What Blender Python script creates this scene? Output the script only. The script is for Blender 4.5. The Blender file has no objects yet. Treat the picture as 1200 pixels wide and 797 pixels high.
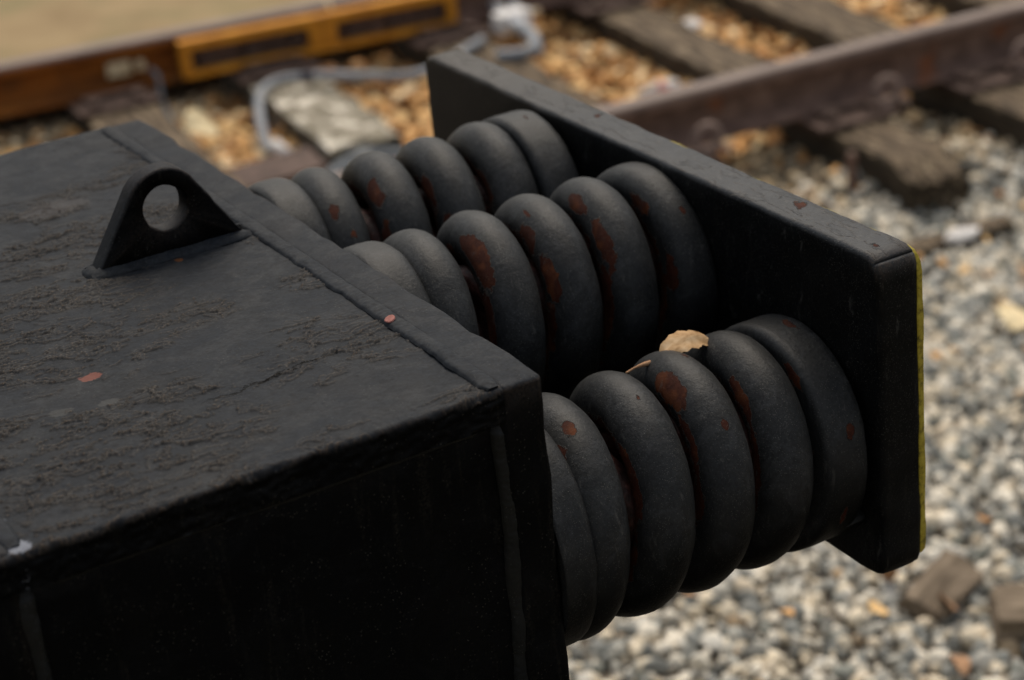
import bpy, bmesh, math, random
import numpy as np
from mathutils import Vector, Matrix, noise
from math import pi, sin, cos, radians as RAD
random.seed(7); rng = np.random.default_rng(11)
S = bpy.context.scene; COL = S.collection

# ------------------------------------------------------------------ materials
def newmat(name):
    m = bpy.data.materials.new(name); m.use_nodes = True
    nt = m.node_tree; nt.nodes.clear()
    return m, nt
class NB:
    """small node builder"""
    def __init__(s, nt): s.nt = nt
    def n(s, t, **k):
        nd = s.nt.nodes.new(t)
        for a, b in k.items(): setattr(nd, a, b)
        return nd
    def l(s, a, b): s.nt.links.new(a, b)
    def val(s, inp, v):
        if hasattr(v, 'links'): s.l(v, inp)
        else: inp.default_value = v
    def noise(s, vec, scale, detail=4, rough=.55, dist=0):
        nd = s.n('ShaderNodeTexNoise'); s.l(vec, nd.inputs['Vector'])
        nd.inputs['Scale'].default_value = scale; nd.inputs['Detail'].default_value = detail
        nd.inputs['Roughness'].default_value = rough; nd.inputs['Distortion'].default_value = dist
        return nd.outputs['Fac']
    def ramp(s, fac, stops, interp='LINEAR'):
        nd = s.n('ShaderNodeValToRGB'); s.l(fac, nd.inputs[0]); cr = nd.color_ramp; cr.interpolation = interp
        while len(cr.elements) < len(stops): cr.elements.new(.5)
        for e, (p, c) in zip(cr.elements, stops):
            e.position = p; e.color = (c, c, c, 1) if isinstance(c, (int, float)) else (*c, 1)
        return nd.outputs[0]
    def math(s, op, a, b=0, c=0, clamp=False):
        nd = s.n('ShaderNodeMath', operation=op, use_clamp=clamp)
        s.val(nd.inputs[0], a); s.val(nd.inputs[1], b)
        if op in ('MULTIPLY_ADD', 'SMOOTH_MIN'): s.val(nd.inputs[2], c)
        return nd.outputs[0]
    def mix(s, fac, a, b):
        nd = s.n('ShaderNodeMix', data_type='RGBA'); s.val(nd.inputs[0], fac)
        for i, v in ((6, a), (7, b)):
            if hasattr(v, 'links'): s.l(v, nd.inputs[i])
            else: nd.inputs[i].default_value = (*v, 1)
        return nd.outputs[2]
    def smooth(s, v, lo, hi, a=0., b=1.):
        nd = s.n('ShaderNodeMapRange', interpolation_type='SMOOTHSTEP'); s.val(nd.inputs[0], v)
        nd.inputs[1].default_value = lo; nd.inputs[2].default_value = hi
        nd.inputs[3].default_value = a; nd.inputs[4].default_value = b
        return nd.outputs[0]
    def coord(s, kind='Object'):
        return s.n('ShaderNodeTexCoord').outputs[kind]
    def scaled(s, vec, sc, rot=(0, 0, 0)):
        nd = s.n('ShaderNodeMapping'); s.l(vec, nd.inputs[0]); nd.inputs['Scale'].default_value = sc
        nd.inputs['Rotation'].default_value = rot
        return nd.outputs[0]
    def bump(s, h, strength, dist, normal=None):
        nd = s.n('ShaderNodeBump'); s.l(h, nd.inputs['Height'])
        nd.inputs['Strength'].default_value = strength; nd.inputs['Distance'].default_value = dist
        if normal is not None: s.l(normal, nd.inputs['Normal'])
        return nd.outputs[0]
    def out(s, color, rough, normal=None, spec=.5, metallic=0., sss=None):
        b = s.n('ShaderNodeBsdfPrincipled'); o = s.n('ShaderNodeOutputMaterial')
        s.l(b.outputs[0], o.inputs[0])
        if hasattr(color, 'links'): s.l(color, b.inputs['Base Color'])
        else: b.inputs['Base Color'].default_value = (*color, 1)
        s.val(b.inputs['Roughness'], rough); s.val(b.inputs['Specular IOR Level'], spec)
        s.val(b.inputs['Metallic'], metallic)
        if normal is not None: s.l(normal, b.inputs['Normal'])
        return b

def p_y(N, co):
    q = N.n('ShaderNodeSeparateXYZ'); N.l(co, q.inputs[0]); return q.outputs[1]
def black_paint(name, kind='plate'):
    """old black enamel: dust and painted-in light where it faces up, painted shade on the sides, flaking, chipped, rusty where attribute 'rust' says so"""
    m, nt = newmat(name); N = NB(nt)
    co = N.coord(); geo = N.n('ShaderNodeNewGeometry')
    sep = N.n('ShaderNodeSeparateXYZ'); N.l(geo.outputs['Normal'], sep.inputs[0])
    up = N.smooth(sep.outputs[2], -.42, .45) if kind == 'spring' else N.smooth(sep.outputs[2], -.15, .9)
    big = N.noise(co, 9, 4, .6); mid = N.noise(co, 45, 5, .6); fine = N.noise(co, 420, 3, .6)
    bk = {'spring': .5, 'buffer': .5, 'weld': 2.4}.get(kind, .18)
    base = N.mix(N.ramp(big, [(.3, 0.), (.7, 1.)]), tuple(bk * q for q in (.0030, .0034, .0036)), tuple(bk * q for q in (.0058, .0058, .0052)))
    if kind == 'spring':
        lit_dust = N.mix(N.ramp(mid, [(.3, 0.), (.72, 1.)]), (.0160, .0178, .0200), (.0285, .0295, .0295))
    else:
        lit_dust = N.mix(N.ramp(mid, [(.3, 0.), (.72, 1.)]), (.0130, .0165, .0225), (.0265, .0305, .0370))
    lit_dust = N.mix(N.ramp(big, [(.5, 0.), (.75, .35)]), lit_dust, (.040, .036, .031))
    col = N.mix(N.math('MULTIPLY', up, N.ramp(fine, [(.25, .65), (.7, 1.)])), base, lit_dust)  # light and shade put into the colour: pale dusty tops, black sides and undersides
    st_ = N.noise(N.scaled(co, (1., 1.7, 1.)), 17, 6, .68, .8)
    col = N.mix(N.math('MULTIPLY', N.ramp(st_, [(.50, 0.), (.56, .55), (.60, .15), (.72, .5)]), up), col, (.035, .037, .040))
    col = N.mix(N.math('MULTIPLY', N.ramp(N.noise(co, 240, 4, .75), [(.35, .55), (.55, 0.)]), up), col, (.008, .008, .0085))
    # pale specks
    vo = N.n('ShaderNodeTexVoronoi'); N.l(co, vo.inputs['Vector']); vo.inputs['Scale'].default_value = 330
    speck = N.math('MULTIPLY', N.ramp(vo.outputs['Distance'], [(.0, 1.), (.2, 0.)]),
                   N.ramp(N.noise(co, 60, 2), [(.46, 0.), (.60, 1.)]))
    col = N.mix(N.math('MULTIPLY', N.math('MULTIPLY', speck, .7), N.smooth(sep.outputs[2], -.9, .6, .25, 1.)), col, (.13, .125, .11))
    bumpn = N.bump(fine, .35, .0006)
    bumpn = N.bump(mid, .22 if kind == 'top' else .45, .0010, bumpn)
    if kind == 'top':
        at = N.n('ShaderNodeAttribute', attribute_name='lip')
        lipf = N.math('MULTIPLY', at.outputs['Fac'], N.ramp(fine, [(.3, .3), (.6, 1.)]))
        col = N.mix(N.math('MULTIPLY', lipf, .75, clamp=True), col, (.070, .061, .052))
        at2 = N.n('ShaderNodeAttribute', attribute_name='bare')
        col = N.mix(N.math('MULTIPLY', at2.outputs['Fac'], .40), col, (.008, .0078, .0075))
        # one long crack in the paint and a few chips, in the plate's own coordinates
        p = N.n('ShaderNodeSeparateXYZ'); N.l(co, p.inputs[0])
        wob = N.math('SUBTRACT', N.noise(co, 60, 5, .6), .5)
        yy = N.math('ADD', p.outputs[1], N.math('MULTIPLY', wob, .030))
        dy = N.math('ABSOLUTE', N.math('SUBTRACT', yy, N.math('MULTIPLY_ADD', N.math('ADD', p.outputs[0], .2), .12, .128)))
        inx = N.math('MULTIPLY', N.smooth(p.outputs[0], -.222, -.20), N.smooth(p.outputs[0], -.075, -.12))
        crack = N.math('MULTIPLY', N.smooth(dy, .0004, .0016, 1., 0.), inx)
        ck2 = N.math('MULTIPLY', N.smooth(dy, .0003, .008, 1., 0.), inx)
        col = N.mix(crack, col, (.003, .003, .003))
        bumpn = N.bump(N.math('SUBTRACT', N.math('MULTIPLY', ck2, .5), N.math('MULTIPLY', crack, 1.)), .6, .0016, bumpn)
        def spot(cx, cy, r, c, sx=1., k=.9):
            nonlocal col
            dx = N.math('MULTIPLY', N.math('SUBTRACT', p.outputs[0], cx), sx); dyy = N.math('SUBTRACT', p.outputs[1], cy)
            d = N.math('SQRT', N.math('ADD', N.math('MULTIPLY', dx, dx), N.math('MULTIPLY', dyy, dyy)))
            d = N.math('ADD', d, N.math('MULTIPLY', N.math('SUBTRACT', N.noise(co, 170, 3), .5), r * 1.5))
            col = N.mix(N.smooth(d, r * .8, r * 1.05, k, 0.), col, c)
        spot(-.265, .231, .0068, (.15, .055, .042), .75)
        spot(-.335, .49, .006, (.14, .065, .05), .8)
        spot(-.305, .187, .007, (.06, .06, .058), .7, .5)
        spot(-.270, .178, .006, (.06, .06, .058), .7, .5)
        spot(-.399, .012, .010, (.19, .205, .24), 1, .85)
        spot(-.404, .052, .010, (.19, .205, .24), 1, .85)
        spot(-.16, .60, .022, (.060, .055, .054), .7, .5)
        spot(-.12, .40, .004, (.16, .06, .02), 1, .7)
    if kind in ('plate', 'top', 'weld', 'buffer'):
        run = N.noise(N.scaled(co, (1., 1., .12)), 60, 6, .7, .3)
        col = N.mix(N.math('MULTIPLY', N.math('MULTIPLY', N.ramp(run, [(.56, 0.), (.66, 1.)]), N.ramp(fine, [(.42, 0.), (.6, 1.)])), N.smooth(sep.outputs[2], .2, .6, .28, 0.)), col, (.030, .028, .022))
    # worn, brownish arrises
    pt = N.smooth(geo.outputs['Pointiness'], .512, .565)
    if kind in ('plate', 'buffer', 'top'):
        col = N.mix(N.math('MULTIPLY', N.math('MULTIPLY', pt, N.ramp(fine, [(.35, .2), (.6, 1.)])), N.smooth(sep.outputs[2], -.3, .5, .03, .6)), col, (.085, .060, .042))
    if kind == 'buffer':
        stf = N.noise(N.scaled(co, (3., .7, 1.)), 30, 7, .6, .3)
        sb = N.ramp(stf, [(.0, 0.), (.55, 0.), (.565, .8), (.62, 1.)])
        bumpn = N.bump(N.math('MULTIPLY', sb, N.smooth(sep.outputs[2], .1, .6)), .6, .0016, bumpn)
        col = N.mix(N.math('MULTIPLY', N.ramp(stf, [(.53, 0.), (.55, 1.), (.57, 0.)]), N.smooth(sep.outputs[2], .2, .7, 0., .5)), col, (.075, .062, .050))
        col = N.mix(N.smooth(p_y(N, co), .40, .70, 0., .7), col, (.045, .038, .031))  # dusty brown, lightened towards the far end: reflected light put into the colour
    if kind in ('spring', 'buffer', 'bead'):
        at = N.n('ShaderNodeAttribute', attribute_name='rust')
        rn = N.noise(co, 95, 6, .62)
        rn2 = N.noise(co, 26, 4, .6)
        a = N.math('ADD', at.outputs['Fac'], N.math('MULTIPLY', N.math('SUBTRACT', rn, .5), 1.05))
        a = N.math('ADD', a, N.math('MULTIPLY', N.math('SUBTRACT', rn2, .5), .75))
        rf = N.smooth(a, .49, .515)
        rcol = N.mix(N.noise(co, 160, 4, .6), (.010, .0035, .0022), (.070, .018, .009))
        rcol = N.mix(N.ramp(N.noise(co, 48, 3), [(.52, 0.), (.66, 1.)]), rcol, (.088, .027, .010))
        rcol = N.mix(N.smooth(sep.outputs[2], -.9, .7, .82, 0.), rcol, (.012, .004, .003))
        col = N.mix(rf, col, rcol)
        lip = N.math('MULTIPLY', N.smooth(a, .455, .485), N.smooth(a, .50, .49))
        col = N.mix(N.math('MULTIPLY', lip, .9), col, (.080, .078, .073))
        hh = N.math('ADD', N.math('MULTIPLY', rf, -1.), N.math('MULTIPLY', lip, .5))
        bumpn = N.bump(hh, 1., .0032, bumpn)
        rough = N.mix(rf, (.52, .52, .52), (.85, .85, .85))
        # scuffs, dust specks and grit caught in the paint
        sc = N.noise(N.scaled(co, (2.2, 1., .45)), 70, 6, .7, .5)
        col = N.mix(N.math('MULTIPLY', N.ramp(sc, [(.60, 0.), (.70, 1.)]), N.smooth(sep.outputs[2], -.6, .5, .10, .38)), col, (.095, .092, .086))
        v2 = N.n('ShaderNodeTexVoronoi'); N.l(co, v2.inputs['Vector']); v2.inputs['Scale'].default_value = 520
        grit = N.math('MULTIPLY', N.ramp(v2.outputs['Distance'], [(0., 1.), (.25, 0.)]), N.ramp(N.noise(co, 34, 3, .7), [(.36, 0.), (.58, 1.)]))
        col = N.mix(N.math('MULTIPLY', grit, N.smooth(sep.outputs[2], -.8, .5, .08, .6)), col, (.16, .155, .14))
        bumpn = N.bump(grit, .5, .0007, bumpn)
        bumpn = N.bump(N.noise(co, 190, 5, .7), .5, .0012, bumpn)
        N.out(col, rough, bumpn, N.smooth(sep.outputs[2], -.3, .7, .02, .17))
    else:
        N.out(col, N.ramp(mid, [(.3, .55), (.7, .74)]), bumpn, N.smooth(sep.outputs[2], -.2, .7, .02, .07))
    return m

def simple(name, stops, scale, rough=.8, bumpd=.002, stretch=(1, 1, 1), spec=.3, detail=6, bstr=.6, metal=0., extra=None):
    m, nt = newmat(name); N = NB(nt); co = N.scaled(N.coord(), stretch)
    f = N.noise(co, scale, detail, .62, .2)
    col = N.ramp(f, stops)
    if extra:
        es, lo, hi, ec = extra
        col = N.mix(N.ramp(N.noise(N.coord(), es, 4, .6), [(lo, 0.), (hi, 1.)]), col, ec)
    N.out(col, rough, N.bump(f, bstr, bumpd), spec, metal)
    return m

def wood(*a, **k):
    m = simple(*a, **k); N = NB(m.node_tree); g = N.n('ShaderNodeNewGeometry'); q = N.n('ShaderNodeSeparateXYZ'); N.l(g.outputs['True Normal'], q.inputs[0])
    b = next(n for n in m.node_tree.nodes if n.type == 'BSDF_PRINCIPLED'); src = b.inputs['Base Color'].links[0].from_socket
    N.l(N.mix(N.smooth(q.outputs[2], .3, .8, .8, 0.), src, (.028, .022, .014)), b.inputs['Base Color']); return m  # side and end faces darkened: shade put into the colour, with dirt
def stone_mat(name, stops, tint=.25):
    m, nt = newmat(name); N = NB(nt); g = N.n('ShaderNodeNewGeometry')
    c = N.ramp(g.outputs['Random Per Island'], stops, 'CONSTANT')
    f = N.noise(N.coord(), 75, 5, .6)
    c = N.mix(N.math('MULTIPLY', N.ramp(f, [(.35, 0.), (.7, 1.)]), tint), c, (.16, .14, .11))
    N.out(c, .85, N.bump(f, .5, .003), .3)
    return m

M = {}
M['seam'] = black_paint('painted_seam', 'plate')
M['bead'] = black_paint('painted_weld', 'weld')  # paler base than the plates: highlights along the beads put into the colour
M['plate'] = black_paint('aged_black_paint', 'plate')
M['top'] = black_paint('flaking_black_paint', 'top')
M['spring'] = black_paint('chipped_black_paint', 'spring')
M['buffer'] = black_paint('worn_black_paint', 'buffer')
M['inner'] = simple('scaly_rust', [(.3, (.012, .005, .004)), (.5, (.045, .014, .010)), (.62, (.10, .034, .026)), (.75, (.20, .10, .09))], 120, .55, .003, spec=.5)
M['yellow'] = simple('dirty_yellow_paint', [(.3, (.07, .055, .006)), (.48, (.27, .21, .018)), (.75, (.40, .33, .05))], 160, .75, .0012)
M['rail'] = simple('brown_rusty_steel', [(.3, (.060, .032, .022)), (.5, (.125, .070, .050)), (.7, (.19, .115, .085))], 22, .7, .002,
                   stretch=(1, 1, 1), spec=.4, extra=(7, .62, .70, (.17, .055, .018)))
M['railtop'] = simple('worn_rail_head', [(.3, (.085, .052, .040)), (.55, (.16, .108, .086)), (.75, (.21, .15, .125))], 14, .62, .001, stretch=(.4, 1, 1), spec=.5)
M['orange_rail'] = simple('bright_orange_rust', [(.3, (.060, .018, .003)), (.5, (.18, .055, .005)), (.7, (.28, .095, .010))], 9, .8, .002, stretch=(.5, 1, 2),
                          extra=(4, .5, .62, (.055, .030, .010)))
M['plate_rust'] = simple('mauve_rusty_steel', [(.3, (.032, .02, .015)), (.5, (.085, .052, .040)), (.7, (.145, .095, .075))], 35, .8, .002)
M['clip'] = simple('brown_clip_steel', [(.3, (.12, .08, .065)), (.5, (.22, .155, .13)), (.7, (.30, .21, .18))], 35, .7, .002)
M['orange'] = simple('orange_insulation', [(.3, (.40, .15, .010)), (.55, (.58, .24, .018)), (.75, (.66, .32, .04))], 14, .7, .001)
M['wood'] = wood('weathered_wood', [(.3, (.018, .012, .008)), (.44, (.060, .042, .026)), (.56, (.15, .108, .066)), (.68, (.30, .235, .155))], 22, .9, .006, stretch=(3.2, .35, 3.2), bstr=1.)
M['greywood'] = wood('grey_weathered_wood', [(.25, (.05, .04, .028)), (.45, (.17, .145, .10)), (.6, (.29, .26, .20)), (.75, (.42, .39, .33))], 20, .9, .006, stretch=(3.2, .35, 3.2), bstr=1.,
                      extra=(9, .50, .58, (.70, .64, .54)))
M['scrapwood'] = simple('scrap_wood', [(.3, (.075, .055, .036)), (.5, (.17, .13, .09)), (.7, (.27, .21, .15))], 12, .9, .004, stretch=(1, 6, 6), bstr=.8)
M['cable'] = simple('grey_rubber', [(.3, (.16, .175, .19)), (.7, (.30, .31, .33))], 20, .6, .001)
M['cable_pale'] = simple('pale_grey_rubber', [(.3, (.30, .31, .33)), (.7, (.52, .53, .55))], 20, .6, .001)
M['cable_dark'] = simple('dark_grey_rubber', [(.3, (.05, .06, .07)), (.7, (.12, .14, .16))], 20, .6, .001)
M['black_tape'] = simple('black_tape', [(.3, (.03, .03, .04)), (.7, (.06, .06, .08))], 20, .6, .001)
M['metal_pale'] = simple('pale_metal', [(.3, (.42, .30, .16)), (.7, (.72, .60, .40))], 40, .6, .001)
M['paper'] = simple('litter_paper', [(.3, (.60, .56, .52)), (.7, (.82, .80, .78))], 40, .8, .001)
M['paper_pink'] = simple('red_print', [(.3, (.55, .14, .12)), (.7, (.75, .30, .27))], 90, .8, .001)
M['paleleaf'] = simple('pale_dry_leaf', [(.3, (.62, .48, .26)), (.7, (.80, .68, .44))], 60, .8, .001)
M['leaf'] = simple('tan_dry_leaf', [(.3, (.24, .13, .05)), (.5, (.44, .28, .14)), (.7, (.60, .44, .27))], 60, .8, .001, stretch=(1, 1.6, 1), bstr=.5)
M['brownleaf'] = simple('brown_dry_leaf', [(.3, (.20, .10, .045)), (.7, (.46, .27, .15))], 60, .8, .001)
M['ballast'] = stone_mat('crushed_stone', [(0, (.15, .15, .135)), (.11, (.22, .225, .21)), (.24, (.32, .325, .30)), (.36, (.48, .46, .40)),
                         (.47, (.64, .61, .54)), (.56, (.76, .66, .50)), (.68, (.86, .79, .66)), (.90, (.50, .36, .22)), (.92, (.66, .56, .42)), (.96, (.24, .25, .22))])
M['trackstone'] = stone_mat('leafy_stone', [(0, (.10, .08, .05)), (.15, (.20, .16, .11)), (.32, (.34, .27, .18)), (.5, (.54, .41, .25)),
                         (.65, (.60, .45, .27)), (.8, (.68, .60, .46)), (.92, (.42, .25, .11))])
M['litter'] = stone_mat('leaf_litter', [(0, (.22, .10, .03)), (.18, (.46, .22, .07)), (.42, (.66, .36, .13)), (.68, (.80, .52, .23)), (.88, (.86, .68, .42))], .1)
M['soil'] = simple('dusty_soil', [(.3, (.09, .078, .060)), (.6, (.20, .175, .14)), (.75, (.3, .27, .22))], 30, .95, .01)
M['yard'] = simple('dry_sand', [(.25, (.20, .135, .065)), (.5, (.275, .195, .100)), (.75, (.33, .245, .13))], 5, .95, .004, detail=8, extra=(3, .45, .62, (.22, .175, .085)))

# ------------------------------------------------------------------ builders
def link(o, parent=None):
    COL.objects.link(o)
    if parent is not None: o.parent = parent
    return o
def mesh(name, v, f, mat, parent=None, smooth=False):
    me = bpy.data.meshes.new(name); me.from_pydata([tuple(q) for q in v], [], [tuple(q) for q in f]); me.update()
    if mat: me.materials.append(mat)
    if smooth: me.shade_smooth()
    return link(bpy.data.objects.new(name, me), parent)
def from_bm(name, bm, mat, parent=None, smooth=False):
    me = bpy.data.meshes.new(name); bm.normal_update(); bm.to_mesh(me); bm.free()
    for m_ in (mat if isinstance(mat, list) else [mat]): me.materials.append(m_)
    if smooth: me.shade_smooth()
    return link(bpy.data.objects.new(name, me), parent)
def big_mesh(name, V, F, mat, parent=None, smooth=False):
    """V (n,3) F (m,k) arrays"""
    me = bpy.data.meshes.new(name); k = F.shape[1]
    me.vertices.add(len(V)); me.vertices.foreach_set('co', V.astype(np.float32).ravel())
    me.loops.add(F.size); me.loops.foreach_set('vertex_index', F.astype(np.int32).ravel())
    me.polygons.add(len(F)); me.polygons.foreach_set('loop_start', np.arange(0, F.size, k, dtype=np.int32))
    me.polygons.foreach_set('loop_total', np.full(len(F), k, np.int32))
    me.update(calc_edges=True); me.validate(); me.materials.append(mat)
    if smooth: me.shade_smooth()
    return link(bpy.data.objects.new(name, me), parent)
def thing(name, label, cat, loc=(0, 0, 0), rz=0, group=None):
    o = bpy.data.objects.new(name, None); o.empty_display_size = .1; COL.objects.link(o)
    o.location = loc; o.rotation_euler = (0, 0, rz); tag(o, label, cat, group)
    return o
def tag(o, label=None, cat=None, group=None, kind=None):
    if label: o['label'] = label
    if cat: o['category'] = cat
    if group: o['group'] = group
    if kind: o['kind'] = kind
    return o
def nz(p, s, seed=0.):
    return noise.noise(Vector((p[0] * s + seed, p[1] * s + seed * 1.7, p[2] * s - seed)))
def plate_bm(x0, x1, y0, y1, z0, z1, bev=.004, segs=3, cell=.02, rough=.0008, seed=1., bm=None, dent=0.):
    """a thick steel plate with worn, slightly uneven rounded edges: rounded-box remap of a subdivided grid"""
    own = bm is None
    bm = bm or bmesh.new()
    c = [(x0 + x1) / 2, (y0 + y1) / 2, (z0 + z1) / 2]; h = [(x1 - x0) / 2, (y1 - y0) / 2, (z1 - z0) / 2]
    def ticks(hh):
        b = min(bev, hh * .95); n = max(1, int(round(2 * (hh - b) / cell)))
        a = [-hh, -hh + b * .12, -hh + b * .35, -hh + b * .65] + [-(hh - b) + 2 * (hh - b) * i / n for i in range(n + 1)]
        return a + [hh - b * .65, hh - b * .35, hh - b * .12, hh]
    T = [ticks(q) for q in h]; vm = {}
    def vert(i, j, k):
        key = (i, j, k)
        if key in vm: return vm[key]
        p = Vector((T[0][i], T[1][j], T[2][k]))
        b = [min(bev, q * .95) for q in h]; bb = min(b)
        inner = Vector([max(-(h[a] - bb), min(h[a] - bb, p[a])) for a in range(3)])
        d = p - inner; L = d.length
        if L > 1e-9:
            m_ = max(abs(d[0]), abs(d[1]), abs(d[2]))
            p = inner + d * (m_ / L)
        w = Vector(c) + p
        r_ = rough * (nz(w, 30, seed) * 1.2 + nz(w, 110, seed) * .6)
        on = sum(1 for a in range(3) if abs(abs(p[a]) - h[a]) < bb * 1.2)
        if on >= 2: r_ *= 2.2
        if L > 1e-9: w = w + d.normalized() * r_
        vm[key] = bm.verts.new(w); return vm[key]
    nx, ny, nz_ = len(T[0]) - 1, len(T[1]) - 1, len(T[2]) - 1
    for i in range(nx):
        for j in range(ny):
            for k, fl in ((0, 1), (nz_, 0)):
                q = [vert(i, j, k), vert(i + 1, j, k), vert(i + 1, j + 1, k), vert(i, j + 1, k)]
                bm.faces.new(q[::-1] if fl else q)
    for i in range(nx):
        for k in range(nz_):
            for j, fl in ((0, 0), (ny, 1)):
                q = [vert(i, j, k), vert(i + 1, j, k), vert(i + 1, j, k + 1), vert(i, j, k + 1)]
                bm.faces.new(q[::-1] if fl else q)
    for j in range(ny):
        for k in range(nz_):
            for i, fl in ((0, 1), (nx, 0)):
                q = [vert(i, j, k), vert(i, j + 1, k), vert(i, j + 1, k + 1), vert(i, j, k + 1)]
                bm.faces.new(q[::-1] if fl else q)
    return bm
def plate(name, ext, mat, parent, **k):
    return from_bm(name, plate_bm(*ext, **k), mat, parent, True)
def tube_vf(pts, rad, seg=12, caps=True, base=0):
    pts = [Vector(p) for p in pts]; n = len(pts); V = []; F = []
    up = Vector((0, 0, 1)); prev = None
    for i, p in enumerate(pts):
        t = (pts[min(i + 1, n - 1)] - pts[max(i - 1, 0)]).normalized()
        if prev is None:
            a = t.cross(up)
            if a.length < .1: a = t.cross(Vector((1, 0, 0)))
            a.normalize()
        else:
            a = (prev - t * prev.dot(t)).normalized()
        prev = a; b = t.cross(a)
        r = rad(i / (n - 1)) if callable(rad) else rad
        for k in range(seg):
            an = 2 * pi * k / seg; V.append(p + (a * cos(an) + b * sin(an)) * r)
    for i in range(n - 1):
        for k in range(seg):
            k2 = (k + 1) % seg
            F.append((base + i * seg + k, base + i * seg + k2, base + (i + 1) * seg + k2, base + (i + 1) * seg + k))
    if caps:
        F.append(tuple(base + k for k in range(seg))[::-1]); F.append(tuple(base + (n - 1) * seg + k for k in range(seg)))
    return V, F
def tube(name, pts, rad, mat, parent=None, seg=12):
    V, F = tube_vf(pts, rad, seg); return mesh(name, V, F, mat, parent, True)
def spline(ctrl, n=12):
    P = [Vector(c) for c in ctrl]; P = [P[0] * 2 - P[1]] + P + [P[-1] * 2 - P[-2]]; out = []
    for i in range(1, len(P) - 2):
        for k in range(n):
            t = k / n; a, b, c, d = P[i - 1:i + 3]
            out.append(.5 * ((2 * b) + (c - a) * t + (2 * a - 5 * b + 4 * c - d) * t * t + (3 * b - a - 3 * c + d) * t ** 3))
    out.append(P[-2]); return out
def bead(name, a, b, r, mat, parent, nrm, seed=0., n=None, wob=.0009, hgt=.45):
    """a hand-laid weld run, painted over: a low uneven ridge with faint ripples whose feet sink into the plates"""
    a, b = Vector(a), Vector(b); L = (b - a).length; n = n or int(L / .0013)
    t = (b - a).normalized(); nrm = Vector(nrm).normalized(); s = t.cross(nrm); V = []; F = []; seg = 22
    for i in range(n + 1):
        u = i / n; c = a + (b - a) * u; l_ = u * L
        wl = r * (1.25 + .28 * nz(c, 30, seed) + .16 * nz(c, 95, seed + 2)); wr = r * (1.15 + .12 * nz(c, 45, seed + 5) + .08 * nz(c, 130, seed + 7))
        c = c + s * nz(c, 18, seed) * wob; H = r * hgt * (1 + .22 * nz(c, 40, seed + 3)); ed = min(1., min(i, n - i) / 7.); H *= ed; wl *= .55 + .45 * ed; wr *= .55 + .45 * ed
        for k in range(seg + 1):
            v = k / seg * 2 - 1; w = wl if v < 0 else wr
            ph = (l_ + .0045 * v * v) / .0052
            z = H * (1 - abs(v) ** 2.6) + (.00010 * sin(2 * pi * ph + 2 * nz(c, 50, seed)) * (1 - v * v)) - .0012 * max(0, abs(v) - .8) / .2
            p = c + s * v * w; z += .0004 * nz(p, 120, seed) + .0003 * nz(p, 260, seed)
            V.append(p + nrm * z)
    for i in range(n):
        for k in range(seg):
            F.append((i * (seg + 1) + k, (i + 1) * (seg + 1) + k, (i + 1) * (seg + 1) + k + 1, i * (seg + 1) + k + 1))
    o = mesh(name, V, F, mat, parent, True)
    return o

# ------------------------------------------------------------------ the buffer stop
buf = thing('buffer_stop', 'black steel buffer stop with a lifting eye, three coil springs and a yellow faced plate', 'buffer stop')
W = .784
# numpy gradient noise, for relief that is really there
PERM = rng.permutation(512); GR = rng.normal(size=(512, 2)); GR /= np.linalg.norm(GR, axis=1)[:, None]
def pn(x, y):
    xi, yi = np.floor(x).astype(int), np.floor(y).astype(int); xf, yf = x - xi, y - yi
    u, v = xf * xf * xf * (xf * (xf * 6 - 15) + 10), yf * yf * yf * (yf * (yf * 6 - 15) + 10)
    def g(ix, iy, dx, dy):
        q = GR[PERM[(PERM[ix % 512] + iy) % 512]]; return q[..., 0] * dx + q[..., 1] * dy
    a = g(xi, yi, xf, yf) * (1 - u) + g(xi + 1, yi, xf - 1, yf) * u
    b = g(xi, yi + 1, xf, yf - 1) * (1 - u) + g(xi + 1, yi + 1, xf - 1, yf - 1) * u
    return (a * (1 - v) + b * v) * 1.5
def fbm(x, y, o=5, g=.55):
    t = 0; a = 1.; n_ = 0
    for k in range(o):
        t = t + a * pn(x * 2 ** k + 17.3 * k, y * 2 ** k - 9.1 * k); n_ += a; a *= g
    return t / n_ * 1.6
def sst(v, a, b):
    t = np.clip((v - a) / (b - a), 0, 1); return t * t * (3 - 2 * t)
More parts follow.
